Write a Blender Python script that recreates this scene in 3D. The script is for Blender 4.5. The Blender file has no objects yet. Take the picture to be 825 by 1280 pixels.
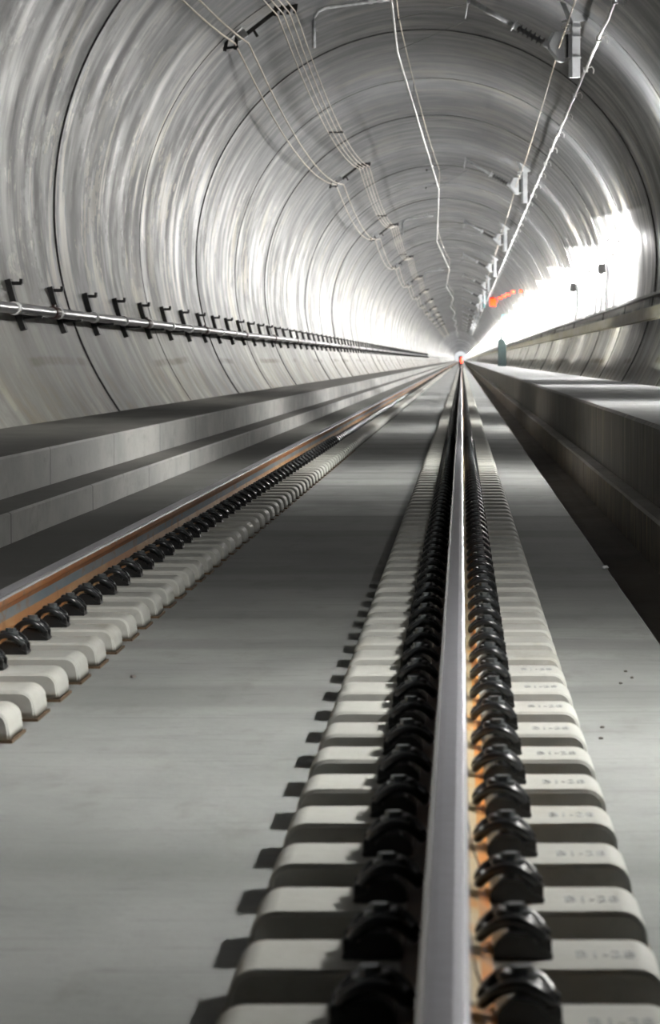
import bpy, bmesh, math, random
from mathutils import Vector, Matrix
random.seed(7)
S = bpy.context.scene
COL = S.collection
PI = math.pi
CH = 1.01                      # lens height above the track slab
FPX = 4700.0
R = 4.05; CX = -0.62; CZ = CH + 1.76      # tunnel bore
RAILS = (-0.022, -1.527)
PITCH = 0.60
BT = 0.085                     # block top

# ------------------------------------------------------------------ materials
def newmat(name):
    m = bpy.data.materials.new(name); m.use_nodes = True
    nt = m.node_tree; nt.nodes.clear()
    out = nt.nodes.new('ShaderNodeOutputMaterial'); b = nt.nodes.new('ShaderNodeBsdfPrincipled')
    nt.links.new(b.outputs[0], out.inputs[0])
    return m, nt, b
class G:
    def __init__(s, nt): s.nt = nt
    def n(s, t, **k):
        x = s.nt.nodes.new(t)
        for a, v in k.items(): setattr(x, a, v)
        return x
    def l(s, a, b): s.nt.links.new(a, b)
    def math(s, op, a, b=None, c=None, clamp=False):
        x = s.n('ShaderNodeMath', operation=op, use_clamp=clamp)
        for i, v in enumerate((a, b, c)):
            if v is None: continue
            if isinstance(v, (int, float)): x.inputs[i].default_value = v
            else: s.l(v, x.inputs[i])
        return x.outputs[0]
    def pos(s):
        g = s.n('ShaderNodeNewGeometry'); return g.outputs['Position']
    def xyz(s, v):
        x = s.n('ShaderNodeSeparateXYZ'); s.l(v, x.inputs[0]); return x.outputs
    def noise(s, vec, scale=(1, 1, 1), detail=4, rough=.55, off=(0, 0, 0)):
        mp = s.n('ShaderNodeMapping'); mp.inputs['Scale'].default_value = scale; mp.inputs['Location'].default_value = off
        s.l(vec, mp.inputs['Vector'])
        x = s.n('ShaderNodeTexNoise'); x.inputs['Scale'].default_value = 1; x.inputs['Detail'].default_value = detail
        x.inputs['Roughness'].default_value = rough
        s.l(mp.outputs[0], x.inputs['Vector']); return x.outputs[0]
    def ramp(s, f, a, b, lo=0., hi=1.):
        x = s.n('ShaderNodeMapRange'); x.inputs[1].default_value = a; x.inputs[2].default_value = b
        x.inputs[3].default_value = lo; x.inputs[4].default_value = hi; x.interpolation_type = 'SMOOTHSTEP'
        s.l(f, x.inputs[0]); return x.outputs[0]
    def mix(s, f, a, b):
        x = s.n('ShaderNodeMix', data_type='RGBA')
        for sock, v in ((x.inputs[0], f), (x.inputs[6], a), (x.inputs[7], b)):
            if isinstance(v, (int, float)): sock.default_value = v
            elif isinstance(v, tuple): sock.default_value = (*v, 1)
            else: s.l(v, sock)
        return x.outputs[2]
    def bump(s, h, bsdf, strength=.3, dist=.02):
        x = s.n('ShaderNodeBump'); x.inputs['Strength'].default_value = strength; x.inputs['Distance'].default_value = dist
        s.l(h, x.inputs['Height']); s.l(x.outputs[0], bsdf.inputs['Normal'])

def plain(name, col, rough=.5, metal=0., spec=.5, var=.25, vs=12):
    m, nt, b = newmat(name); g = G(nt)
    f = g.noise(g.pos(), (vs,) * 3)
    c = g.mix(g.ramp(f, .3, .7), tuple(x * (1 - var) for x in col), tuple(min(1, x * (1 + var)) for x in col))
    g.l(c, b.inputs['Base Color']); b.inputs['Roughness'].default_value = rough
    b.inputs['Metallic'].default_value = metal; b.inputs['Specular IOR Level'].default_value = spec
    return m
def emis(name, col, st):
    m, nt, b = newmat(name)
    b.inputs['Base Color'].default_value = (*col, 1); b.inputs['Emission Color'].default_value = (*col, 1)
    b.inputs['Emission Strength'].default_value = st; return m

def lining(white=False):
    m, nt, b = newmat('tunnel_lining_concrete'); g = G(nt); p = g.pos(); x, y, z = g.xyz(p)
    big = g.noise(p, (.35, .22, .35), 3)
    med = g.noise(p, (.8, .9, .8), 5, .6, (3, 9, 1))
    stre = g.noise(p, (.38, 1.5, .38), 5, .62, (5, 2, 7))
    fine = g.noise(p, (1.1, 3.2, 1.1), 4, .6, (1, 4, 3))
    c = g.mix(g.ramp(med, .42, .58), (.080, .082, .082), (.195, .196, .19))
    c = g.mix(g.math('MULTIPLY', g.ramp(stre, .53, .62), .8), c, (.38, .335, .24))  # golden highlights put into the colour as cream streaks and patches
    c = g.mix(g.math('MULTIPLY', g.ramp(g.noise(p, (.7, .5, .7), 6, .7, (31, 5, 2)), .565, .575), .6), c, (.38, .335, .245))
    c = g.mix(g.math('MULTIPLY', g.ramp(stre, .47, .33), .65), c, (.11, .108, .105))
    c = g.mix(g.math('MULTIPLY', g.ramp(fine, .56, .70), .45), c, (.075, .073, .070))
    c = g.mix(g.math('MULTIPLY', g.ramp(big, .54, .60), .55), c, (.10, .10, .102))
    blot = g.noise(p, (.55, .22, .55), 6, .7, (20, 3, 11))
    c = g.mix(g.math('MULTIPLY', g.ramp(blot, .55, .575), .75), c, (.06, .058, .056))
    # crown shade above the low lamps, painted in with a ragged edge
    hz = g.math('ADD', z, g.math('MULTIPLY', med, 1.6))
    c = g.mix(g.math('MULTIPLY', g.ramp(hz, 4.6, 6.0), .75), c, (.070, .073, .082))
    # lower band: smoother, paler, brownish run-off
    c = g.mix(g.math('MULTIPLY', g.ramp(z, 2.2, 1.2), .6), c, (.225, .222, .19))
    low = g.noise(p, (2.2, .8, 1.4), 5, .65, (8, 8, 8))
    lm = g.math('MULTIPLY', g.ramp(z, 1.15, .75), g.ramp(low, .42, .68))
    c = g.mix(g.math('MULTIPLY', lm, .75), c, (.165, .135, .08))
    # thin tide lines of rust
    wav = g.math('MULTIPLY', g.math('SUBTRACT', g.noise(p, (0, .16, 0), 2), .5), .16)
    d = g.math('ABSOLUTE', g.math('SUBTRACT', g.math('SUBTRACT', z, .99), wav))
    lin = g.math('MULTIPLY', g.ramp(d, .065, .02), g.ramp(g.noise(p, (0, .11, 0), 1, .5, (0, 3.3, 0)), .49, .54))
    lin = g.math('MULTIPLY', lin, g.ramp(low, .3, .55))
    c = g.mix(g.math('MULTIPLY', lin, .95), c, (.06, .05, .02))
    c = g.mix(g.math('LESS_THAN', y, 3.0), c, (.03, .03, .032))      # unseen bays behind the lens, blackened to cut bounced light
    if white:     # wall glare painted white, its upper edge rising along each lamp bay
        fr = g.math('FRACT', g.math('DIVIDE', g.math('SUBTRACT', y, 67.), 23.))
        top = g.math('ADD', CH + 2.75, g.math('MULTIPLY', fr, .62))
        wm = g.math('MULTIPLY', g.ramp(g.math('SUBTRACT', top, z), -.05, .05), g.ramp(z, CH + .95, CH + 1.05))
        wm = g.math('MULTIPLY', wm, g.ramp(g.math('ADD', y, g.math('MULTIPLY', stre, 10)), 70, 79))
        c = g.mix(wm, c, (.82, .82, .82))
    g.l(c, b.inputs['Base Color'])
    g.l(g.math('ADD', g.ramp(stre, .3, .7, .55, .38), g.ramp(med, .35, .65, .08, -.03)), b.inputs['Roughness'])
    b.inputs['Specular IOR Level'].default_value = .40
    g.bump(g.math('ADD', stre, g.math('MULTIPLY', fine, .2)), b, .22, .02)
    return m

def concrete(name, c0, c1, stain=(.12, .115, .10), rough=.75, drip=False, joint=None, spec=.35, dirt=.5, bands=False, bump=.4):
    m, nt, b = newmat(name); g = G(nt); p = g.pos(); x, y, z = g.xyz(p)
    a = g.noise(p, (1.3, .6, 1.3), 5, .6); f = g.noise(p, (22, 22, 22), 4, .6)
    h = g.noise(p, (5, 1.6, 5), 5, .65, (4, 4, 4))
    c = g.mix(g.ramp(a, .32, .68), c0, c1)
    c = g.mix(g.math('MULTIPLY', g.ramp(h, .52, .74), dirt), c, stain)
    c = g.mix(g.math('MULTIPLY', g.ramp(f, .55, .75), .22), c, tuple(v * .55 for v in c0))
    if drip:
        dr = g.noise(p, (2, 7, 1.2), 4, .6)
        c = g.mix(g.math('MULTIPLY', g.ramp(dr, .5, .68), .6), c, tuple(v * .35 for v in c0))
        dr2 = g.noise(p, (2, 5, .9), 3, .6, (9, 9, 9))
        c = g.mix(g.math('MULTIPLY', g.ramp(dr2, .54, .66), .6), c, (c1[0] * 1.6, c1[1] * 1.5, c1[2] * 1.15))
    if bands:     # casting bays of the slab: slightly different tone each, hairline between
        bay = g.noise(p, (.05, .85, 0), 2, .4, (0, 6, 0))
        c = g.mix(g.math('MULTIPLY', g.ramp(bay, .50, .62), .35), c, tuple(v * .55 for v in c0))
        hl = g.noise(p, (.35, 5.5, 0), 3, .5, (2, 1, 0))
        hd = g.math('ABSOLUTE', g.math('SUBTRACT', hl, .5))
        c = g.mix(g.math('MULTIPLY', g.ramp(hd, .012, .0), .28), c, tuple(v * .45 for v in c0))
    if bands:     # one bay cast from a darker mix, with a straight day joint
        by = g.math('MULTIPLY', g.ramp(y, 12.5, 17.5), g.math('LESS_THAN', y, 24.35))
        c = g.mix(g.math('MULTIPLY', by, .42), c, (.12, .12, .12))
        by = g.math('MULTIPLY', g.ramp(y, 47.2, 44.5), g.ramp(y, 37.5, 40.))  # dim stretch midway between lamps, painted darker
        c = g.mix(g.math('MULTIPLY', by, .42), c, (.12, .12, .12))
    if bands:     # painted shade under the rails; grit and spilled mortar along the left verge of the slab
        gr = g.math('MAXIMUM', g.ramp(g.math('ABSOLUTE', g.math('ADD', x, .022)), .34, .29), g.ramp(g.math('ABSOLUTE', g.math('ADD', x, 1.527)), .34, .29))  # strips under the rails, painted dark to deepen shade between blocks
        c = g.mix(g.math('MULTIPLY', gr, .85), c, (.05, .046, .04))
        vm = g.math('MULTIPLY', g.ramp(g.math('ADD', x, g.math('MULTIPLY', h, .9)), -1.25, -1.7), .7)
        c = g.mix(vm, c, (.125, .122, .112))
    if joint:
        t = g.math('FRACT', g.math('DIVIDE', g.math('ADD', y, .0), joint))
        d = g.math('ABSOLUTE', g.math('SUBTRACT', t, .5))
        c = g.mix(g.math('MULTIPLY', g.math('LESS_THAN', d, .022 / joint), .75), c, tuple(v * .3 for v in c0))
    g.l(c, b.inputs['Base Color']); b.inputs['Specular IOR Level'].default_value = spec
    g.l(g.ramp(a, .3, .7, rough - .08, rough + .08), b.inputs['Roughness'])
    g.bump(g.math('ADD', f, h), b, bump, .006)
    return m

def rusty(name, ca, cb, cc, rough=.6, metal=.1, sc=(3, .8, 8)):
    m, nt, b = newmat(name); g = G(nt); p = g.pos()
    a = g.noise(p, sc, 5, .6); h = g.noise(p, (14, 5, 14), 4, .6)
    c = g.mix(g.ramp(a, .38, .62), ca, cb); c = g.mix(g.ramp(h, .5, .72), c, cc)
    g.l(c, b.inputs['Base Color']); b.inputs['Roughness'].default_value = rough; b.inputs['Metallic'].default_value = metal; b.inputs['Specular IOR Level'].default_value = .3
    return m

M = dict(
    lining=lining(), liningglare=lining(True),
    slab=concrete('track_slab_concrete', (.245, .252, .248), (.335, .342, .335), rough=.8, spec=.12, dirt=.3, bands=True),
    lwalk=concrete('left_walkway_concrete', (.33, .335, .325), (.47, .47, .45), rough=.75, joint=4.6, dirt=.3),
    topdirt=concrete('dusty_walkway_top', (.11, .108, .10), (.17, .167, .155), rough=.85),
    kerbtop=concrete('worn_and_lit_kerb_top', (.60, .585, .55), (.80, .78, .74), rough=.8, dirt=.5),  # worn top, made paler still to carry light bounced from the left
    rtop=concrete('right_walkway_top', (.15, .153, .158), (.24, .244, .25), rough=.75, dirt=.4, spec=.2),
    rwalk=concrete('right_walkway_concrete', (.11, .105, .095), (.20, .195, .18), rough=.6, joint=5.75, drip=True, dirt=.4),
    kerb=concrete('kerb_concrete', (.26, .24, .21), (.42, .38, .32), rough=.7, joint=5.75, drip=True, dirt=.5),
    block=concrete('sleeper_block_concrete', (.40, .405, .375), (.52, .52, .48), stain=(.24, .21, .14), rough=.65, dirt=.35, bump=.25),
    trough=concrete('drain_concrete', (.17, .15, .125), (.27, .245, .21), rough=.8),
    seal=plain('dark_joint_seal', (.06, .06, .06), .8),
    railtop=plain('worn_rail_steel', (.50, .50, .55), .34, .85, var=.06, vs=30),
    railedge=plain('polished_gauge_corner', (.80, .80, .85), .25, .9, var=.04),
    headside=rusty('rail_head_side_rust', (.30, .11, .03), (.36, .17, .07), (.17, .11, .07)),
    web=rusty('rail_web_steel', (.13, .17, .20), (.20, .22, .23), (.22, .12, .06), sc=(3, .5, 3)),
    foot=rusty('rail_foot_rust', (.33, .15, .05), (.40, .26, .13), (.24, .11, .035)),
    footdust=rusty('rail_foot_dust_and_rust', (.50, .42, .28), (.45, .36, .22), (.48, .22, .05), sc=(3, 2.5, 3)),
    footorange=rusty('rail_foot_orange_rust', (.55, .20, .03), (.50, .24, .06), (.36, .20, .09), sc=(3, 4, 3)),
    shaderust=rusty('shaded_rail_rust', (.05, .028, .018), (.07, .045, .03), (.03, .025, .02)),  # left side of the centre rail, its own shadow put into the colour
    blackplastic=plain('black_guide_plate', (.012, .0125, .013), .28, 0, .5),
    clip=plain('black_spring_steel', (.02, .022, .024), .28, .3, .6),
    bolt=plain('galvanised_bolt', (.15, .165, .17), .3, .6),
    boot=plain('brown_rubber_boot', (.10, .065, .035), .8),
    pipe=plain('galvanised_pipe', (.22, .22, .235), .30, .85, var=.12, vs=2),
    coupler=plain('dark_red_coupler', (.05, .025, .022), .5),
    band=plain('bright_pipe_band', (.9, .9, .9), .4, 0.),
    dark=plain('dark_bracket_steel', (.03, .03, .03), .55, .2),
    galv=plain('galvanised_steel', (.72, .74, .76), .5, .0, var=.1, vs=6),
    porc=plain('grey_insulator', (.40, .41, .42), .35),
    porcdark=plain('dark_insulator_ribs', (.09, .09, .09), .4),
    wirebright=plain('bright_copper_silver_wire', (.85, .84, .82), .35, .55, var=.1, vs=3),
    wiregold=plain('pale_bronze_wire', (.50, .43, .33), .4, .5, var=.15, vs=2),
    wiredark=plain('dark_strand', (.20, .19, .18), .5, .3),
    cablewhite=plain('pale_cable_sheath', (.80, .80, .79), .4, 0, .5, var=.1, vs=4),
    tray=rusty('yellowed_cable_duct', (.42, .39, .26), (.48, .46, .38), (.33, .29, .16), rough=.5, metal=0, sc=(2, .3, 2)),
    trayback=plain('grey_duct_panel', (.30, .30, .31), .5),
    lamp=emis('fluorescent_diffuser', (1., .985, .95), 900.),
    glarelamp=emis('added_tube_glow', (1., .985, .96), 320.),
    farglarelamp=emis('added_far_tube_glow', (1., .985, .96), 560.),
    red=emis('red_signal_lens', (1., .02, .003), 14.),
    amber=emis('amber_core_lens', (1., .45, .03), 12.),
    red2=emis('small_red_glow', (1., .05, .02), 9.),
    teal=plain('dark_teal_paint', (.016, .034, .033), .5),
    tealp=plain('pale_teal_enamel', (.25, .50, .50), .5),
    box=plain('grey_box_paint', (.09, .09, .09), .5),
    paper=plain('white_litter', (.8, .8, .8), .5),
    mark=plain('faint_grey_stamp', (.34, .35, .35), .8),
    grit=plain('grey_grit', (.13, .12, .11), .9),
)

# ------------------------------------------------------------------ mesh helpers
def link(name, me, mats, parent=None, smooth=False):
    o = bpy.data.objects.new(name, me); COL.objects.link(o)
    for m in (mats if isinstance(mats, (list, tuple)) else [mats]): me.materials.append(m)
    if smooth:
        for f in me.polygons: f.use_smooth = True
    if parent: o.parent = parent
    return o
class MB:
    def __init__(s): s.v = []; s.f = []; s.m = []; s.sm = []
    def add(s, vs, fs, mi=0, sm=False):
        b = len(s.v); s.v += [tuple(v) for v in vs]; s.f += [tuple(b + i for i in f) for f in fs]
        s.m += [mi] * len(fs); s.sm += [sm] * len(fs)
    def box(s, c, d, rot=None, mi=0):
        vs = [Vector((sx * d[0] / 2, sy * d[1] / 2, sz * d[2] / 2)) for sz in (-1, 1) for sy in (-1, 1) for sx in (-1, 1)]
        if rot is not None: vs = [rot @ v for v in vs]
        vs = [v + Vector(c) for v in vs]
        s.add(vs, [(0, 2, 3, 1), (4, 5, 7, 6), (0, 1, 5, 4), (2, 6, 7, 3), (0, 4, 6, 2), (1, 3, 7, 5)], mi)
    def prism(s, prof, y0, y1, mi=0, seg=1, mats=None, cap=True, sm=False):
        """profile of (x,z), counter-clockwise seen from -y, extruded along y"""
        n = len(prof); ys = [y0 + (y1 - y0) * i / seg for i in range(seg + 1)]
        vs = [(x, y, z) for y in ys for x, z in prof]
        b = len(s.v); s.v += vs
        for k in range(seg):
            for i in range(n):
                j = (i + 1) % n
                s.f.append((b + k * n + i, b + k * n + j, b + (k + 1) * n + j, b + (k + 1) * n + i))
                s.m.append(mats[i] if mats else mi); s.sm.append(sm)
        if cap:
            s.f.append(tuple(b + i for i in range(n))[::-1]); s.f.append(tuple(b + seg * n + i for i in range(n)))
            s.m += [mi, mi]; s.sm += [False, False]
    def tube(s, pts, r, n=8, mi=0, cap=True):
        pts = [Vector(p) for p in pts]; rings = []
        up = Vector((0, 0, 1))
        for i, p in enumerate(pts):
            t = (pts[min(i + 1, len(pts) - 1)] - pts[max(i - 1, 0)]).normalized()
            u = up if abs(t.dot(up)) < .95 else Vector((1, 0, 0))
            a = t.cross(u).normalized(); c = a.cross(t).normalized(); rr = r[i] if isinstance(r, (list, tuple)) else r
            rings.append([p + a * (rr * math.cos(2 * PI * k / n)) + c * (rr * math.sin(2 * PI * k / n)) for k in range(n)])
        fs = []
        for i in range(len(pts) - 1):
            for k in range(n):
                j = (k + 1) % n; fs.append((i * n + k, i * n + j, (i + 1) * n + j, (i + 1) * n + k))
        s.add([v for q in rings for v in q], fs, mi, True)
        if cap:
            b = len(s.v) - len(pts) * n
            s.f += [tuple(b + k for k in range(n))[::-1], tuple(b + (len(pts) - 1) * n + k for k in range(n))]
            s.m += [mi, mi]; s.sm += [False, False]
    def build(s, name, mats, parent=None, bevel=0):
        me = bpy.data.meshes.new(name); me.from_pydata(s.v, [], s.f)
        for p, mi, sm in zip(me.polygons, s.m, s.sm): p.material_index = mi; p.use_smooth = sm
        bm = bmesh.new(); bm.from_mesh(me)
        bmesh.ops.recalc_face_normals(bm, faces=bm.faces)
        if bevel:
            bmesh.ops.bevel(bm, geom=[e for e in bm.edges if len(e.link_faces) == 2 and e.calc_face_angle(0) > .5], offset=bevel, segments=2, affect='EDGES', clamp_overlap=True)
        bm.to_mesh(me); bm.free(); me.update()
        return link(name, me, mats, parent)
def tag(o, label=None, cat=None, group=None, kind=None):
    if label: o['label'] = label
    if cat: o['category'] = cat
    if group: o['group'] = group
    if kind: o['kind'] = kind
    return o
def empty(name, loc, label, cat, group=None):
    o = bpy.data.objects.new(name, None); COL.objects.link(o); o.location = loc; o.empty_display_size = .1
    return tag(o, label, cat, group)
def dup(root, loc, label=None, skip=(), extra=None):
    r = root.copy(); COL.objects.link(r); r.location = loc
    if label: r['label'] = label
    for ch in root.children:
        if ch.name.split('.')[0] in skip: continue
        c = ch.copy(); COL.objects.link(c); c.parent = r
        for gch in ch.children:
            d = gch.copy(); COL.objects.link(d); d.parent = c
    return r

# ------------------------------------------------------------------ tunnel lining
RING = 11.5; J0 = 43 - 9 * RING          # first joint (behind the camera)
NR = 220
YEND = J0 + NR * RING
def radius_table():
    tab = []
    for k in range(NR):
        t = random.uniform(-.006, .010); sub = []
        for i in range(9):
            sub.append(t * (i / 8 - .5) + random.uniform(-.0016, .0016))
        tab.append(sub)
    return tab
RT = radius_table()
def lining_part(name, a0, a1, n):
    vs = []; fs = []; ns = []
    for k in range(NR):
        b = len(vs)
        for i in range(9):
            y = J0 + k * RING + RING * i / 8; r = R + RT[k][i]
            dr = (RT[k][min(8, i + 1)] - RT[k][max(0, i - 1)]) / (RING / 8 * (2 if 0 < i < 8 else 1))
            for j in range(n + 1):
                a = math.radians(a0 + (a1 - a0) * j / n)
                vs.append((CX + r * math.cos(a), y, CZ + r * math.sin(a)))
                ns.append(Vector((-math.cos(a), dr, -math.sin(a))).normalized())
        for i in range(8):
            for j in range(n):
                q = b + i * (n + 1) + j
                fs.append((q, q + 1, q + n + 2, q + n + 1))
    me = bpy.data.meshes.new(name); me.from_pydata(vs, [], fs)
    for p in me.polygons: p.use_smooth = True
    me.normals_split_custom_set_from_vertices(ns)
    o = link(name, me, M['liningglare' if name == 'wall_right' else 'lining']); return tag(o, kind='structure')
tag(lining_part('wall_right', -48, 42, 34), 'curved bare concrete tunnel wall on the right, with a white glare painted on')
tag(lining_part('ceiling', 42, 138, 36), 'concrete crown of the tunnel vault above the overhead wires')
tag(lining_part('wall_left', 138, 228, 34), 'curved bare concrete tunnel wall on the left, behind the long pipe')
# sealing lips of the construction joints, one ring each
def ringband(y, w, h):
    m = MB(); n = 84; vs = []
    for j in range(n + 1):
        a = math.radians(-38 + 256 * j / n)
        for rr, yy in ((R + .03, y - w / 2), (R - h, y - w / 2), (R - h, y + w / 2), (R + .03, y + w / 2)):
            vs.append((CX + rr * math.cos(a), yy, CZ + rr * math.sin(a)))
    fs = []
    for j in range(n):
        for i in range(3): fs.append((j * 4 + i, j * 4 + i + 1, j * 4 + 4 + i + 1, j * 4 + 4 + i))
    m.add(vs, fs, 0, False); return m
tn = 0
for k in range(9, 70):
    tn += 1
    h = .019 if k % 2 == 1 else .005
    if k > 20: h *= .6
    o = ringband(J0 + k * RING, .05, h).build('trim_%d' % tn, M['seal'])
    tag(o, kind='structure')

m = MB(); m.box((CX, J0 - .2, CZ), (8.6, .3, 8.6)); tag(m.build('rear_light_cap', M['lining']), kind='structure')  # added cap, keeps world light out of the unseen rear end
# ------------------------------------------------------------------ floor slab, kerbs, walkways
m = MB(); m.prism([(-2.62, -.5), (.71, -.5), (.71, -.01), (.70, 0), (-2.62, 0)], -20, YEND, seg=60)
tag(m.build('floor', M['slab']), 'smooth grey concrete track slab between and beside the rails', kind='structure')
m = MB(); m.prism([(.71, -.5), (1.03, -.5), (1.03, -.10), (.95, -.115), (.8, -.12), (.71, -.12)], -20, YEND, seg=60)
tag(m.build('drain_channel', M['trough']), 'dark drain channel sunk between the track slab and the right kerb', 'drain')
def arcx(z, side): return CX + side * (math.sqrt(R * R - (z - CZ) ** 2) + .015)
def wobble_prism(prof, y0, y1, step, amp, idx, mats=None):
    """prism whose listed profile points wander a little along the length (rough formwork)"""
    m = MB(); n = len(prof); ys = []
    y = y0
    while y < y1: ys.append(y); y += step * (1 + max(0, y) / 60)
    ys.append(y1)
    for y in ys:
        for i, (x, z) in enumerate(prof):
            d = random.uniform(-amp, amp) if i in idx else 0
            m.v.append((x + d, y, z + d * .4))
    for k in range(len(ys) - 1):
        for i in range(n):
            j = (i + 1) % n; m.f.append((k * n + i, k * n + j, (k + 1) * n + j, (k + 1) * n + i)); m.m.append(mats[i] if mats else 0); m.sm.append(False)
    m.f += [tuple(range(n))[::-1], tuple((len(ys) - 1) * n + i for i in range(n))]; m.m += [0, 0]; m.sm += [False, False]
    return m
o = wobble_prism([(1.03, -.5), (1.135, -.5), (1.135, .16), (1.045, .16), (1.03, .147)], -20, YEND, 1.4, .004, (3, 4), (0, 0, 1, 1, 0)).build('kerb', [M['kerb'], M['kerbtop']])
tag(o, 'low dark concrete kerb along the foot of the high right walkway', 'kerb')
o = wobble_prism([(1.135, -.5)] + [(arcx(v, 1), v) for v in (-.5, -.2, .1, .4, .63)] + [(1.155, .63), (1.135, .61)], -20, YEND, 1.4, .003, (6, 7), (0, 0, 0, 0, 0, 1, 0, 0)).build('walkway', [M['rwalk'], M['rtop']])
tag(o, 'high concrete walkway with a dark streaked face, on the right', 'walkway')
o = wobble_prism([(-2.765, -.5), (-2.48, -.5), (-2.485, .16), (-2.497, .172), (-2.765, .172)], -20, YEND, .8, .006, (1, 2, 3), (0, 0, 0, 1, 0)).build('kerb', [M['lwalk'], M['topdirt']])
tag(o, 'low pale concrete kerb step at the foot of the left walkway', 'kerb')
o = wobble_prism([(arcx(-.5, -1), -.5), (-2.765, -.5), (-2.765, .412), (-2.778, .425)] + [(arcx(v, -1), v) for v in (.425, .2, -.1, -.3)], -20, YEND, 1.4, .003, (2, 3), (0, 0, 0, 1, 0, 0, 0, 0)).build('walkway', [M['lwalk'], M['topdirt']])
tag(o, 'low concrete walkway with a pale jointed face, on the left', 'walkway')

# ------------------------------------------------------------------ rails
def rail(x0, label, footmat, footedge, leftmat=3):
    z = BT; m = MB()
    # outline, counter-clockwise from the foot: (x, z, material of the edge that starts here)
    half = [(.070, 0, 3), (.070, .011, 4), (.051, .0165, 3), (.040, .019, 3), (.014, .030, 3), (.0085, .058, 2), (.0085, .094, 1),
            (.016, .112, 1), (.031, .121, 1), (.033, .130, 1), (.0335, .142, 5), (.031, .148, 5), (.024, .1525, 0), (.012, .1548, 0), (0, .155, 0)]
    right = [(x0 + a, z + b) for a, b, c in half]; mr = [c for a, b, c in half]
    left = [(x0 - a, z + b) for a, b, c in half[:-1]][::-1]; ml = []
    hl = half[:-1][::-1]
    for i in range(len(hl)): ml.append(half[len(half) - 2 - i - 1][2] if len(half) - 2 - i - 1 >= 0 else 3)
    # left edge i goes hl[i] -> hl[i+1]; it is the mirror of the edge starting at hl[i+1]
    ml[-1] = 3
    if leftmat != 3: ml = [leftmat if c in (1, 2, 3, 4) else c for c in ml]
    m.prism(right + left, -8, YEND - 5, mats=mr[:-1] + [0] + ml, seg=80, mi=1)
    o = m.build('rail', [M['railtop'], M['headside'], M['web'], M['foot'] if footmat is None else footmat, M['foot'] if footedge is None else footedge, M['railedge'], M['shaderust']])
    return tag(o, label, 'rail', 'running rails of the track')
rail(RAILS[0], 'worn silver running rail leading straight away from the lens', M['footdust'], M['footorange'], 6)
rail(RAILS[1], 'rust-sided running rail on the left of the track', None, None)

# ------------------------------------------------------------------ sleeper blocks with their fastenings
def block_mesh():
    prof = [(.338, 0), (.336, .030)]
    for k in range(0, 7):
        a = math.radians(90 * k / 6); prof.append((.290 + .044 * math.cos(a), .041 + .044 * math.sin(a)))
    full = prof + [(-a, b) for a, b in prof[::-1]]
    bm = bmesh.new(); HY = .150
    A = [bm.verts.new((x, -HY, z)) for x, z in full]; B = [bm.verts.new((x, HY, z)) for x, z in full]
    n = len(full)
    for q in range(n): bm.faces.new((A[q], A[(q + 1) % n], B[(q + 1) % n], B[q]))
    bm.faces.new(A); bm.faces.new(B)
    bmesh.ops.recalc_face_normals(bm, faces=bm.faces)
    ed = [e for e in bm.edges if abs(e.verts[0].co.y - e.verts[1].co.y) < .001 and min(e.verts[0].co.z, e.verts[1].co.z) >= 0 and max(e.verts[0].co.z, e.verts[1].co.z) > .01]
    bmesh.ops.bevel(bm, geom=ed, offset=.008, segments=3, affect='EDGES', clamp_overlap=True)
    me = bpy.data.meshes.new('sleeper_block'); bm.to_mesh(me); bm.free()
    nv = [Vector((0, 0, 0)) for _ in me.vertices]
    for p in me.polygons:
        p.use_smooth = True
        for v in p.vertices: nv[v] += p.normal * p.area
    me.normals_split_custom_set_from_vertices([v.normalized() for v in nv])
    return me
def hexprism(m, c, r, z0, z1, n=6, mi=0):
    vs = [(c[0] + r * math.cos(2 * PI * k / n), c[1] + r * math.sin(2 * PI * k / n), z) for z in (z0, z1) for k in range(n)]
    fs = [(k, (k + 1) % n, n + (k + 1) % n, n + k) for k in range(n)] + [tuple(range(n))[::-1], tuple(range(n, 2 * n))]
    m.add(vs, fs, mi)
def fast_parts(s):
    """guide plate, tension clip, bolt for side s"""
    g = MB(); pr = [(.0705, BT), (.165, BT), (.160, .098), (.140, .106), (.128, .124), (.090, .128), (.0745, .112), (.0705, .104)]
    pr = [(s * a, b) for a, b in pr]
    g.prism(pr if s > 0 else pr[::-1], -.060, .060)
    g.box((s * .150, -.045, .104), (.022, .022, .03)); g.box((s * .150, .045, .104), (.022, .022, .03))
    c = MB(); half = [(.052, -.030, .116), (.056, -.052, .124), (.078, -.066, .142), (.108, -.070, .147), (.135, -.064, .132), (.148, -.048, .117),
                      (.142, -.030, .120), (.122, -.024, .136), (.094, -.022, .146), (.082, -.012, .149)]
    pts = [(s * a, b, z) for a, b, z in half] + [(s * a, -b, z) for a, b, z in half[::-1]]
    P = [Vector(p) for p in pts]; sm = []
    for i in range(len(P) - 1):                       # Catmull-Rom
        p0, p1, p2, p3 = P[max(0, i - 1)], P[i], P[i + 1], P[min(len(P) - 1, i + 2)]
        for t in (0, .5):
            sm.append(.5 * (2 * p1 + (p2 - p0) * t + (2 * p0 - 5 * p1 + 4 * p2 - p3) * t * t + (3 * p1 - p0 - 3 * p2 + p3) * t ** 3))
    sm.append(P[-1]); c.tube(sm, .0095, 8)
    b = MB(); hexprism(b, (s * .106, 0), .024, .146, .153, 16); hexprism(b, (s * .106, 0), .0165, .153, .165); hexprism(b, (s * .106, 0), .011, .12, .146, 10)
    return g, c, b
BLK = block_mesh()
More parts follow.
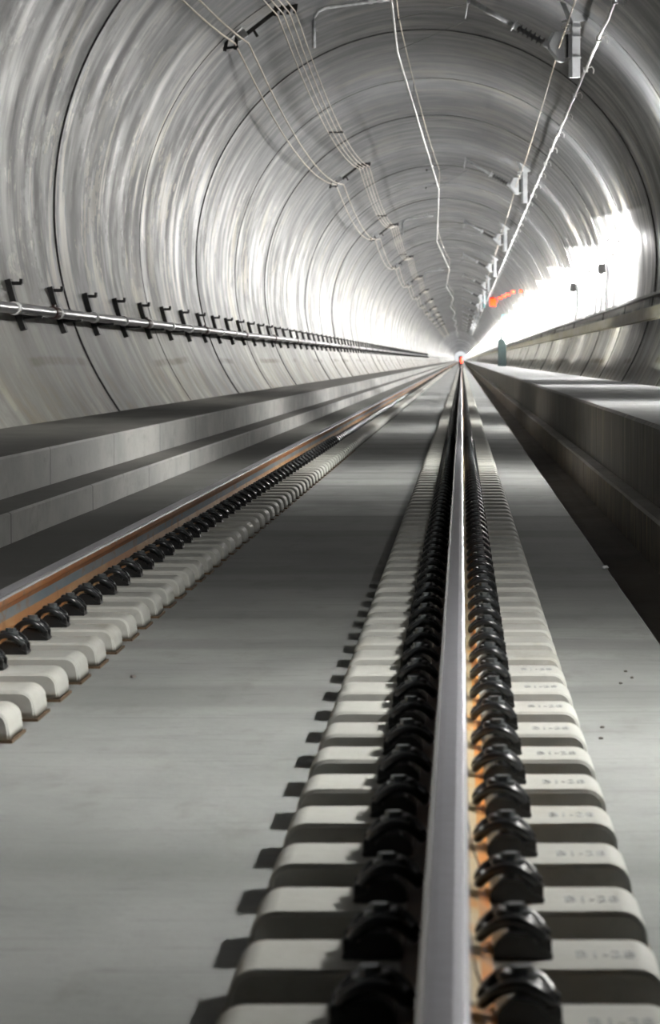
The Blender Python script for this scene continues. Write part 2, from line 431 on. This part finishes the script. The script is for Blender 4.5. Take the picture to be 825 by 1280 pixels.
def make_block():
    o = link('sleeper_block', BLK, M['block'])
    bt = MB(); bt.prism([(-.344, -.02), (.344, -.02), (.344, .008), (-.344, .008)], -.156, .156)
    bt.build('rubber_boot', M['boot'], o)
    pd = MB(); pd.box((0, 0, BT + .0005), (.139, .15, .007)); pd.build('rail_pad', M['blackplastic'], o)
    for s in (-1, 1):
        g, c, b = fast_parts(s)
        g.build('guide_plate', M['blackplastic'], o, bevel=.003); c.build('spring_clip', M['clip'], o); b.build('bolt', M['bolt'], o)
    return o
proto = make_block()
tag(proto, 'placeholder', 'sleeper block', 'concrete sleeper blocks under the rails')
def far_proto():
    o = link('sleeper_block', BLK.copy(), [])
    for s in (-1, 1):
        g = MB(); pr = [(.0705, BT), (.155, BT), (.150, .115), (.125, .145), (.090, .150), (.056, .120), (.056, .108), (.0705, .104)]
        pr = [(s * a, b) for a, b in pr]; g.prism(pr if s > 0 else pr[::-1], -.065, .065); g.build('guide_plate', M['blackplastic'], o)
    return tag(o, 'placeholder', 'sleeper block', 'concrete sleeper blocks under the rails')
farp = far_proto()
# stamped lettering on the nearest blocks
fc = bpy.data.curves.new('stamp', 'FONT'); fc.body = 'B1-28'; fc.size = .09; fc.extrude = .0004; fc.align_x = 'CENTER'; fc.align_y = 'CENTER'
fo = bpy.data.objects.new('stamp_tmp', fc); COL.objects.link(fo)
bpy.context.view_layer.update()
stamp_me = bpy.data.meshes.new_from_object(fo.evaluated_get(bpy.context.evaluated_depsgraph_get()))
bpy.data.objects.remove(fo)
BY0 = 5.705 + .15        # centre of the block whose front edge sits at 5.705 m
kR = [i for i in range(-3, 400)]
ordw = lambda n: ['nearest', 'second', 'third', 'fourth', 'fifth', 'sixth', 'seventh', 'eighth', 'ninth', 'tenth', 'eleventh', 'twelfth'][n]
def lab(row, i, n):
    rn = 'silver rail in the centre' if row == 0 else 'rusty rail on the left'
    if n < 12: return 'sleeper block under the %s, %s to the lens' % (rn, ordw(n) if n == 0 else ordw(n) + ' nearest')
    return 'sleeper block under the %s, %.1f metres from the lens' % (rn, BY0 + i * PITCH)
used_near = used_far = False
last = {}
for row in (0, 1):
    n = 0
    i0 = -2 if row == 0 else 4
    cnt = 150
    for q in range(cnt):
        i = i0 + q; y = BY0 + i * PITCH
        near = y < 42
        src = proto if near else farp
        loc = (RAILS[row], y, 0)
        if near and not used_near: o = src; o.location = loc; used_near = True
        elif not near and not used_far: o = src; o.location = loc; used_far = True
        else: o = dup(src, loc, skip=('stamped_mark',))
        o['label'] = lab(row, i, n)
        if row == 0 and n < 12:
            st = bpy.data.objects.new('stamped_mark', stamp_me); COL.objects.link(st); st.parent = o; st.location = (.245, -.01, BT + .0006); st.scale = (.45, 1, 1)
            st['label'] = 'faint grey stamped characters'
        n += 1
        last[row] = i
stamp_me.materials.append(M['mark'])
fm = MB()
def lowblock(m, x, y):
    hx, hy = .33, .15
    pr = [(-hx, 0), (hx, 0), (hx - .006, .06), (hx - .03, BT), (-hx + .03, BT), (-hx + .006, .06)]
    m.prism([(x + a, b) for a, b in pr], y - hy, y + hy)
for row in (0, 1):
    for i in range(last[row] + 1, last[row] + 560): lowblock(fm, RAILS[row], BY0 + i * PITCH)
far = fm.build('sleeper_blocks', M['block']); tag(far, 'unbroken run of tiny far sleeper blocks towards the vanishing point', 'sleeper block', kind='stuff')
fm = MB()
for row in (0, 1):
    for i in range(last[row] + 1, last[row] + 560):
        for s in (-1, 1): fm.box((RAILS[row] + s * .105, BY0 + i * PITCH, .115), (.09, .13, .06))
o = fm.build('guide_plates', M['blackplastic'], far); tag(o, kind='stuff')

# ------------------------------------------------------------------ lamps on the right wall
LY = [9.5 + 23 * k for k in range(0, 104)]
def make_lamp():
    t = empty('wall_lamp', (0, 0, 0), 'x', 'lamp', 'tube lamps along the right wall')
    d = MB(); d.tube([(0, -.74, 0), (0, .74, 0)], .055, 12); d.build('tube', M['lamp'], t)
    for e in (-1, 1):
        h = MB(); h.tube([(0, e * .80, 0), (0, e * .74, 0)], .062, 12); h.build('end_cap', M['galv'], t)
        b = MB(); b.tube([(0, e * .77, 0), (.34, e * .77, .01)], .014, 6); b.build('bracket', M['dark'], t)
    return t
LX, LZ = 3.04, CH + 2.45
lp = make_lamp()
for k, y in enumerate(LY):
    o = lp if k == 0 else dup(lp, (LX, y, LZ))
    o.location = (LX, y, LZ)
    o['label'] = ('white tube lamp on the right tunnel wall, %d metres ahead' % y)

def make_glare_lamp():  # added tubes, there to make the white glare on the right wall
    t = empty('added_tube_lamp', (0, 0, 0), 'x', 'lamp', 'added tube lamps that make the white glare')
    d = MB(); d.tube([(0, -.6, 0), (0, .6, 0)], .045, 10); d.build('tube', M['glarelamp'], t)
    for e in (-1, 1):
        b = MB(); b.tube([(0, e * .62, 0), (.46, e * .62, .0)], .012, 6); b.build('bracket', M['dark'], t)
    return t
lq = make_glare_lamp(); lr = None; k = 0; y = 74.5
while y < 2350:
    if all(abs(y - v) > 1.6 for v in LY):
        if y > 120:
            if lr is None:
                lr = dup(lq, (0, 0, 0)); o = lr
                for ch in lr.children:
                    if ch.name.startswith('tube'): ch.data = ch.data.copy(); ch.data.materials[0] = M['farglarelamp']
            else: o = dup(lr, (0, 0, 0)); o.scale = (1, 1, 1)
        else: o = lq if k == 0 else dup(lq, (0, 0, 0))
        o.location = (2.93, y, CH + 2.3); k += 1
        if y > 335: o.scale = (1, 4, 1)
        o['label'] = 'added white tube lamp making the glare on the right wall, %.0f metres ahead' % y
    y += 3.8333 if y < 330 else 11.5
# ------------------------------------------------------------------ right wall: cable duct, conduit, boxes
def wallx(zc, side=1, inset=0.):            # zc = height above the lens axis
    return CX + side * (math.sqrt(R * R - (zc - 1.76) ** 2) - inset)
t = empty('cable_duct', (0, 0, 0), 'yellowed horizontal cable duct along the right wall above the high walkway', 'duct')
m = MB(); x = 2.93; z = CH + .72
m.prism([(x - .05, z - .09), (x + .05, z - .10), (x + .07, z + .10), (x - .03, z + .10)], -20, YEND, seg=40); m.build('duct', M['tray'], t)
m = MB()
for k in range(0, 60):
    y = 8 + 11.5 * k + 4
    if y > 42: m = MB(); m.box((3.08, y, z), (.30, .06, .07)); m.build('duct_bracket', M['galv'], t)
m = MB(); zz = CH + 1.13; xx = wallx(1.13) - .05
m.prism([(xx - .05, zz - .02), (xx + .06, zz - .03), (xx + .06, zz + .03), (xx - .05, zz + .03)], -20, YEND, seg=40)
tag(m.build('cable_tray', M['trayback']), 'thin dark cable tray on the right wall just above the yellowed duct', 'cable tray')
bp = None
for k, (y, hh) in enumerate(((88.5, 2.146), (111.5, 2.146))):
    m = MB(); m.box((0, 0, 0), (.16, .5, .22)); m.box((-.085, 0, 0), (.02, .4, .14))
    o = m.build('junction_box', M['box']); o.location = (wallx(hh) - .11, y, CH + hh)
    tag(o, ['small dark junction box on the right wall, the nearest one, in the white glare', 'small dark junction box on the right wall, the farther one in the glare'][k], 'box', 'junction boxes on the right wall')
# teal cabinet with mast on the right walkway
t = empty('signal_cabinet', (2.42, 225, .63), 'dark teal equipment cabinet with a short mast on the far right walkway', 'cabinet')
m = MB(); m.prism([(-.25, 0), (.25, 0), (.25, 1.35), (.10, 1.62), (-.18, 1.62), (-.25, 1.5)], -.25, .25); m.build('cabinet_body', M['teal'], t, bevel=.01)
m = MB(); m.tube([(-.05, 0, 1.6), (-.05, 0, 2.2)], .055); m.box((-.05, 0, 2.22), (.16, .2, .14)); m.build('mast', M['teal'], t)
m = MB(); m.box((-.0, -.262, .7), (.4, .02, 1.1)); m.build('door', M['teal'], t)

# ------------------------------------------------------------------ left wall pipe with brackets
PX, PZ = -4.24, CH + .49; SP = RING / 3
t = empty('fire_main', (0, 0, 0), 'long galvanised steel pipe running along the left tunnel wall', 'pipe')
m = MB()
ys = [20 + i * 4 for i in range(240)]
m.tube([(PX, y, PZ) for y in ys], .052, 14); m.build('pipe', M['pipe'], t)
b0 = c0 = None
yb = PX * -FPX / 559                        # first bright band
for k in range(-2, 97):
    if b0 is None:
        q = MB(); q.tube([(0, -.09, 0), (0, .09, 0)], .064, 16); b0 = q.build('pipe_band', M['band'], t); o = b0
    else: o = b0.copy(); COL.objects.link(o); o.parent = t
    o.location = (PX, yb + k * SP, PZ)
    if k % 3 == 1:
        if c0 is None:
            q = MB(); q.tube([(0, -.22, 0), (0, -.2, 0), (0, .2, 0), (0, .22, 0)], [.054, .066, .066, .054], 16); q.box((0, 0, .07), (.03, .12, .03)); c0 = q.build('coupler', M['coupler'], t); o = c0
        else: o = c0.copy(); COL.objects.link(o); o.parent = t
        o.location = (PX, yb + k * SP - .36, PZ)
ybr = -PX * FPX / 531
bk = None
def mk_bracket():
    t = empty('pipe_bracket', (0, 0, 0), 'x', 'bracket', 'dark brackets carrying the pipe on the left wall')
    m = MB()
    h0, h1 = .30, .80
    pts = [(wallx(h0 + (h1 - h0) * i / 5, -1, .03), 0, CH + h0 + (h1 - h0) * i / 5) for i in range(6)]
    for i in range(5):
        a, b = Vector(pts[i]), Vector(pts[i + 1]); d = b - a; ang = math.atan2(d.x, d.z)
        m.box((a + b) / 2, (.06, .20, d.length * 1.05), Matrix.Rotation(ang, 3, 'Y'))
    m.build('strut', M['dark'], t)
    m = MB(); x = wallx(.76, -1, .02); m.box((x + .07, 0, CH + .765), (.13, .10, .035)); m.box((x + .13, 0, CH + .785), (.03, .10, .05)); m.build('arm', M['dark'], t)
    m = MB(); x = wallx(.43, -1, 0); m.box(((x + PX) / 2, 0, CH + .435), (PX - x, .07, .04)); m.box((PX, 0, CH + .43), (.12, .07, .03)); m.build('saddle', M['dark'], t)
    return t
bk = mk_bracket()
for k in range(-2, 120):
    y = ybr + k * SP
    o = bk if k == -2 else dup(bk, (0, y, 0))
    o.location = (0, y, 0); o['label'] = 'dark steel pipe bracket on the left wall, %s' % ('outside the left edge of the view' if k < 0 else (ordw(k) + ' from the left edge of the view' if 0 < k < 12 else ('nearest the left edge of the view' if k == 0 else 'about %d metres away' % y)))

# ------------------------------------------------------------------ overhead line
def ztri(y):     # stagger of the contact wire, alternating at each support (55 + 44k)
    k = (y - 55) / 44; i = math.floor(k); f = k - i
    A = lambda j: -.94 + .06 * 0 if j % 2 == 0 else -.60
    return A(i) * (1 - f) + A(i + 1) * f
SUP = [55 + 44 * k for k in range(0, 14)]
ys = [30 + 2.75 * i for i in range(260)]
m = MB(); m.tube([(ztri(y), y, CH + 4.5) for y in ys], .017, 8)
tag(m.build('contact_wire', M['wirebright']), 'bright zigzagging contact wire hanging over the track', 'wire')
def sag(y, s): f = ((y - 55) / 44) % 1; return 4 * s * f * (1 - f)
m = MB(); m.tube([(ztri(y) + .02, y, CH + 5.0 - sag(y, .18)) for y in ys], .009, 6)
tag(m.build('messenger_wire', M['wiregold']), 'thin messenger wire just above the zigzag contact wire', 'wire')
dp = None; q = 0
for k in range(0, 36):
    y = 44 + 11 * k
    if (y - 55) % 44 == 0: continue
    z1 = CH + 5.0 - sag(y, .18)
    m = MB(); m.tube([(ztri(y), y, CH + 4.5), (ztri(y) + .02, y, z1)], .006, 5); m.box((ztri(y), y, CH + 4.52), (.03, .05, .05))
    tag(m.build('dropper', M['wiredark']), 'thin dropper between messenger and contact wire, about %d metres away' % y, 'dropper', 'droppers of the overhead line')
def wirez(name, x, zc, s, r, mat, label, grp=None, n=6):
    m = MB(); m.tube([(x, y, CH + zc - sag(y, s)) for y in ys], r, n); o = m.build(name, M[mat]); return tag(o, label, 'wire', grp)
wirez('feeder_wire', 1.42, 4.56, .12, .011, 'wiregold', 'pale bronze wire strung past the drop posts right of the crown')
for j, (x, zc) in enumerate(((-3.30, 4.62), (-3.10, 4.62))):
    wirez('feeder_cable', x, zc, .50, .013, 'wiregold', ['sagging feeder wire on the upper left wall, outer of the pair', 'sagging feeder wire on the upper left wall, inner of the pair'][j], 'feeder pair on the upper left wall')
for j in range(4):
    wirez('feeder_cable', -2.68 + .085 * j, 5.03 + .02 * j, .46, .009, 'wiregold', '%s from the left of the four thin wires left of the crown' % ['first', 'second', 'third', 'fourth'][j], 'four wire cluster left of the crown')
# spacers of the four wire cluster
for k, y in enumerate((76, 120, 164)):
    m = MB(); z = CH + 5.06 - sag(y, .46); m.box((-2.55, y, z), (.32, .05, .03)); m.box((-2.68, y, z - .02), (.03, .05, .05)); m.box((-2.43, y, z + .01), (.03, .05, .05))
    tag(m.build('wire_spacer', M['dark']), '%s dark spacer bar across the four wire cluster' % ['nearest', 'middle', 'farthest'][k], 'spacer', 'spacers on the four wire cluster')
# leaky feeder on the right of the crown
t = empty('radiating_cable', (0, 0, 0), 'thick bright white cable clipped along the vault right of the crown', 'cable')
m = MB(); lx, lz = 1.98, CH + 4.63
pts = []
y = 30
while y < 700:
    pts.append((lx + random.uniform(-.008, .008), y, lz + random.uniform(-.01, .01))); y += 1.4 if y < 200 else 4
m.tube(pts, .024, 8); m.build('cable', M['cablewhite'], t)
cl = None
for k in range(0, 40):
    y = 48.5 + RING / 2 * k
    if cl is None:
        q = MB(); q.box((0, 0, 0), (.075, .06, .075)); q.tube([(.02, 0, .02), (.10, 0, .05), (.13, 0, .0), (.12, 0, -.06)], .008, 6); q.tube([(0, 0, .03), (.06, 0, .11)], .012, 6)
        cl = q.build('cable_clip', M['cablewhite'], t); o = cl
    else: o = cl.copy(); COL.objects.link(o); o.parent = t
    o.location = (lx, y, lz)
# drop posts with insulated cantilevers
def turn(m, cx, a=.38):
    m.v = [(cx + (x - cx) * math.cos(a) - y * math.sin(a), (x - cx) * math.sin(a) + y * math.cos(a), z) for x, y, z in m.v]
def mk_support():
    t = empty('cantilever_support', (0, 0, 0), 'x', 'support', 'drop posts carrying the overhead line')
    m = MB(); m.box((1.65, 0, CH + 4.62), (.125, .14, .98))
    for z in (4.42, 4.72, 4.86): m.box((1.65, 0, CH + z), (.145, .16, .02))
    turn(m, 1.65); m.build('drop_post', M['galv'], t)
    m = MB(); zc = CH + 5.0
    m.prism([(1.585, zc - .06), (1.715, zc - .06), (1.88, zc - .02), (1.86, zc + .03), (1.52, zc + .27), (1.46, zc + .24)], -.09, .09); turn(m, 1.65); m.build('gusset', M['galv'], t)
    m = MB(); zc = CH + 4.6
    m.prism([(1.49, zc - .25), (1.49, zc + .20), (1.34, zc + .20), (1.24, zc + .02), (1.27, zc - .06), (1.42, zc - .23)][::-1], -.07, .07); turn(m, 1.38); m.build('mounting_plate', M['galv'], t, bevel=.008)
    m = MB()
    for z in (-.22, .17, .27, .34): m = MB(); m.tube([(1.47, 0, zc + z), (1.60, -.02, zc + z + .03)], .022, 8); m.build('bolt', M['band'], t)
    m = MB(); m.tube([(1.54, 0, zc - .2), (1.54, 0, zc + .18)], .02, 8); m.build('hinge_pin', M['dark'], t)
    a = Vector((1.27, 0, CH + 4.60)); d = Vector((-.80, 0, .46)).normalized()
    ins = []; rr = []
    L = .46; nsh = 6
    for i in range(nsh * 4 + 1):
        ins.append(a + d * (.06 + L * i / (nsh * 4))); rr.append(.085 if i % 4 == 2 else .034)
    m = MB(); m.tube(ins, rr, 14); m.build('insulator', M['porcdark'], t)
    m = MB(); m.tube([a - d * .02, a + d * .08], .05, 12); m.tube([a + d * .52, a + d * .60], .05, 12); m.tube([a + d * .575, a + d * .595], .09, 14); m.build('end_fitting', M['galv'], t)
    m = MB(); e = a + d * 1.35; m.tube([a + d * .58, e], .038, 10); m.build('arm_tube', M['porc'], t)
    m = MB(); m.box(e, (.05, .09, .12)); m.tube([e, e + Vector((-.05, 0, -.28))], .012, 6); m.build('arm_end', M['porc'], t)
    return t
sp = mk_support()
nm = ['nearest', 'second nearest', 'third nearest', 'fourth nearest', 'fifth nearest', 'sixth nearest', 'seventh nearest', 'eighth nearest', 'ninth nearest', 'tenth nearest', 'eleventh nearest', 'twelfth nearest', 'thirteenth nearest', 'fourteenth nearest']
for k, y in enumerate(SUP):
    o = sp if k == 0 else dup(sp, (0, y, 0)); o.location = (0, y, 0)
    o['label'] = 'grey drop post with plate and ribbed insulator right of the crown, %s' % nm[k]
    m = MB(); x = ztri(y); m.tube([(.15, 0, CH + 5.22), (x + .02, 0, CH + 5.0)], .003, 5); m.tube([(.15, 0, CH + 5.0), (x, 0, CH + 4.53)], .003, 5)
    m.box((x + .02, 0, CH + 5.0), (.04, .07, .05)); m.box((x, 0, CH + 4.53), (.03, .06, .05))
    q = m.build('stay_wire', M['dark'], o)
# upper left wall brackets that hold the feeder wires
def mk_fb():
    t = empty('feeder_bracket', (0, 0, 0), 'x', 'bracket', 'feeder brackets on the upper left of the vault')
    def P(px, py): return Vector(((px - 577) / 85.45, 0, CH + (450 - py) / 85.45))
    m = MB()
    def bar(a, b, w, d, mi=0):
        a, b = P(*a), P(*b); v = b - a; m.box((a + b) / 2, (w, d, v.length), Matrix.Rotation(math.atan2(v.x, v.z), 3, 'Y'), mi)
    bar((272, 46), (297, 15), .045, .12); m.build('base_channel', M['dark'], t)
    m = MB(); bar((283, 43), (297, 28), .20, .16); bar((296, 48), (308, 40), .12, .12); m.build('insulator', M['porc'], t, bevel=.01)
    m = MB(); bar((308, 43), (345, 14), .06, .08); bar((316, 36), (322, 46), .04, .05); m.build('arm', M['dark'], t)
    m = MB(); bar((341, 13), (372, 7), .05, .08)
    for i in range(4): bar((343 + 8.5 * i, 20 - i), (345 + 8.5 * i, 8 - i), .05, .07)
    m.build('clamp_bar', M['dark'], t)
    m = MB(); bar((279, 61), (298, 58), .035, .06); bar((281, 64), (284, 48), .05, .05); bar((294, 62), (296, 46), .05, .05); m.build('wire_clamp', M['dark'], t)
    return t
fb = mk_fb()
for k, y in enumerate(SUP[:12]):
    o = fb if k == 0 else dup(fb, (0, y, 0)); o.location = (0, y, 0)
    o['label'] = 'dark feeder bracket with grey insulator on the upper left vault, %s' % nm[k]
# hooked tubes under the crown
for k, y in enumerate((58.6, 146.6, 234.6)):
    m = MB(); pts = [(-2.30, 0, CH + 4.86), (-2.31, 0, CH + 5.28), (-2.29, 0, CH + 5.36), (-2.23, 0, CH + 5.44), (-2.12, 0, CH + 5.49), (-1.30, 0, CH + 5.60), (-1.1, 0, CH + 5.62)]
    m.tube(pts, .028, 10)
    m.box((-1.42, 0, CH + 5.60), (.07, .1, .10)); m.box((-1.26, 0, CH + 5.62), (.07, .1, .10)); m.tube([(-1.34, 0, CH + 5.60), (-1.34, 0, CH + 5.80)], .02, 6)
    o = m.build('hooked_tube', M['porc']); o.location = (0, y, 0)
    tag(o, 'dark tube bent down like a hook under the crown, %s' % nm[k], 'tube', 'hooked tubes under the crown')

# ------------------------------------------------------------------ red lights, teal plates
t = empty('signal_lamp', (2.27, 272, CH + 4.22), 'glowing orange-red signal lamp high on the right of the vault', 'signal lamp')
m = MB(); m.tube([(0, -.05, -.30), (0, -.05, .22)], [.22, .22], 14); m.build('lens', M['red'], t)
m = MB(); m.tube([(-.02, -.09, -.15), (.05, -.09, .10)], [.12, .10], 12); m.build('inner_lens', M['amber'], t)
m = MB(); m.box((.0, .22, -.05), (.40, .1, .8)); m.box((.18, .22, .2), (.5, .08, .06)); m.build('housing', M['box'], t)
m = MB(); m.tube([(.17, -.1, .05), (.34, -.1, .24)], .13, 10); m.build('side_lens', M['red'], t)
for k, (px, py, y) in enumerate(((627.5, 371.5, 250), (633, 369, 235), (638.5, 366.5, 222), (646, 363, 205), (662, 360, 188))):  # added red glows, stand in for the reflected streak of the signal
    x = (px - 577) * y / FPX; z = (450 - py) * y / FPX
    rr = math.hypot(x - CX, z - 1.76)
    f = (R - .12) / rr; x = CX + (x - CX) * f; z = 1.76 + (z - 1.76) * f
    m = MB(); m.tube([(0, 0, -.03), (0, 0, .10)], .13 if k < 3 else (.10 if k < 4 else .06), 12, 0); m.box((.06, .12, .05), (.22, .08, .2), None, 1)
    o = m.build('red_streak_glow', [M['red2'], M['box']]); o.location = (x, y, CH + z)
    tag(o, 'small red glow standing in for the signal reflection on the vault, %s' % ['nearest to it', 'second from it', 'third from it', 'fourth from it', 'farthest from it'][k], 'lamp', 'red glows added as the streak of the signal')
m = MB(); m.box((0, 0, 0), (.34, .05, .42)); m.box((.05, 0, -.45), (.12, .04, .5)); m.tube([(0, 0, .2), (.1, 0, .62)], .02, 6)
o = m.build('hanging_plate', M['tealp']); o.location = (1.62, 277, CH + 4.55); tag(o, 'small teal plate hanging beside the far drop posts', 'plate')
m = MB(); m.box((0, 0, 0), (.34, .08, .36)); m.box((.15, 0, .05), (.3, .05, .05))
o = m.build('wall_plate', M['tealp']); o.location = (2.95, 262, CH + 3.0); tag(o, 'pale teal plate on the right wall below the red signal', 'plate')
t = empty('tail_signal', (.0, 640, 0), 'tiny red signal at the vanishing point of the tunnel', 'signal lamp')
m = MB(); m.tube([(-.45, 0, 0), (-.45, 0, 1.3)], .06); m.box((-.2, .06, .9), (.6, .1, 1.6)); m.build('post', M['box'], t)
m = MB(); m.tube([(0, -.05, .5), (0, -.05, 1.4)], .16, 12); m.build('lens', M['red2'], t)

# ------------------------------------------------------------------ litter and grit
def pebble(x, y, z, r, mat, name, label, cat, grp=None, fl=.6):
    bm = bmesh.new(); bmesh.ops.create_icosphere(bm, subdivisions=2, radius=r)
    for v in bm.verts: v.co *= random.uniform(.75, 1.2); v.co.z *= fl
    me = bpy.data.meshes.new(name); bm.to_mesh(me); bm.free()
    o = link(name, me, M[mat]); o.location = (x, y, z + r * fl * .7); return tag(o, label, cat, grp)
pebble(.695, 18.2, 0, .016, 'paper', 'litter_scrap', 'tiny white scrap of litter on the slab edge above the drain', 'litter')
pebble((166 - 577) * 11.95 / FPX, 11.95, 0, .010, 'grit', 'pebble', 'small dark pebble alone on the slab between the rails', 'pebble')
gs = []
for k, (px, py) in enumerate(((776, 855), (790, 848), (751, 924), (753, 910), (691, 552), (640, 650), (782, 840))):
    y = CH * FPX / (py - 450); x = (px - 577) * y / FPX
    if x > .7: continue
    pebble(x, y, 0, .006, 'grit', 'pebble', 'speck of dark grit right of the silver rail, %.1f metres away' % y, 'pebble', 'grit right of the silver rail')
for k, y in enumerate((6.66, 5.35)):
    m = MB(); z = BT
    m.tube([(RAILS[0] + .031, y, z + .122), (RAILS[0] + .042, y - .02, z + .060), (RAILS[0] + .056, y - .03, z + .026), (RAILS[0] + .072, y - .035, z + .014)], .0016, 6)
    tag(m.build('wire_strand', M['coupler']), 'thin brown wire strand lying against the silver rail foot, %s' % ['farther one', 'nearer one'][k], 'strand', 'wire strands on the silver rail foot')

# ------------------------------------------------------------------ world, camera
w = bpy.data.worlds.new('World'); S.world = w; w.use_nodes = True
bg = w.node_tree.nodes['Background']; bg.inputs[0].default_value = (.95, .97, 1, 1); bg.inputs[1].default_value = 1.0
cam = bpy.data.cameras.new('Camera'); co = bpy.data.objects.new('Camera', cam); COL.objects.link(co)
co.location = (0, 0, CH); co.rotation_euler = (PI / 2, 0, 0)
cam.sensor_fit = 'HORIZONTAL'; cam.sensor_width = 24; cam.lens = FPX / 825 * 24
cam.shift_x = -(577 - 412.5) / 825; cam.shift_y = -(640 - 450) / 825
cam.clip_start = .05; cam.clip_end = 3000
cam.dof.use_dof = True; cam.dof.focus_distance = 20; cam.dof.aperture_fstop = 12.5
S.camera = co
S.view_settings.view_transform = 'Standard'; S.view_settings.look = 'None'; S.view_settings.gamma = 1
S.view_settings.use_curve_mapping = False
S.view_settings.exposure = -0.12
S.cycles.max_bounces = 8; S.cycles.diffuse_bounces = 2; S.cycles.glossy_bounces = 5
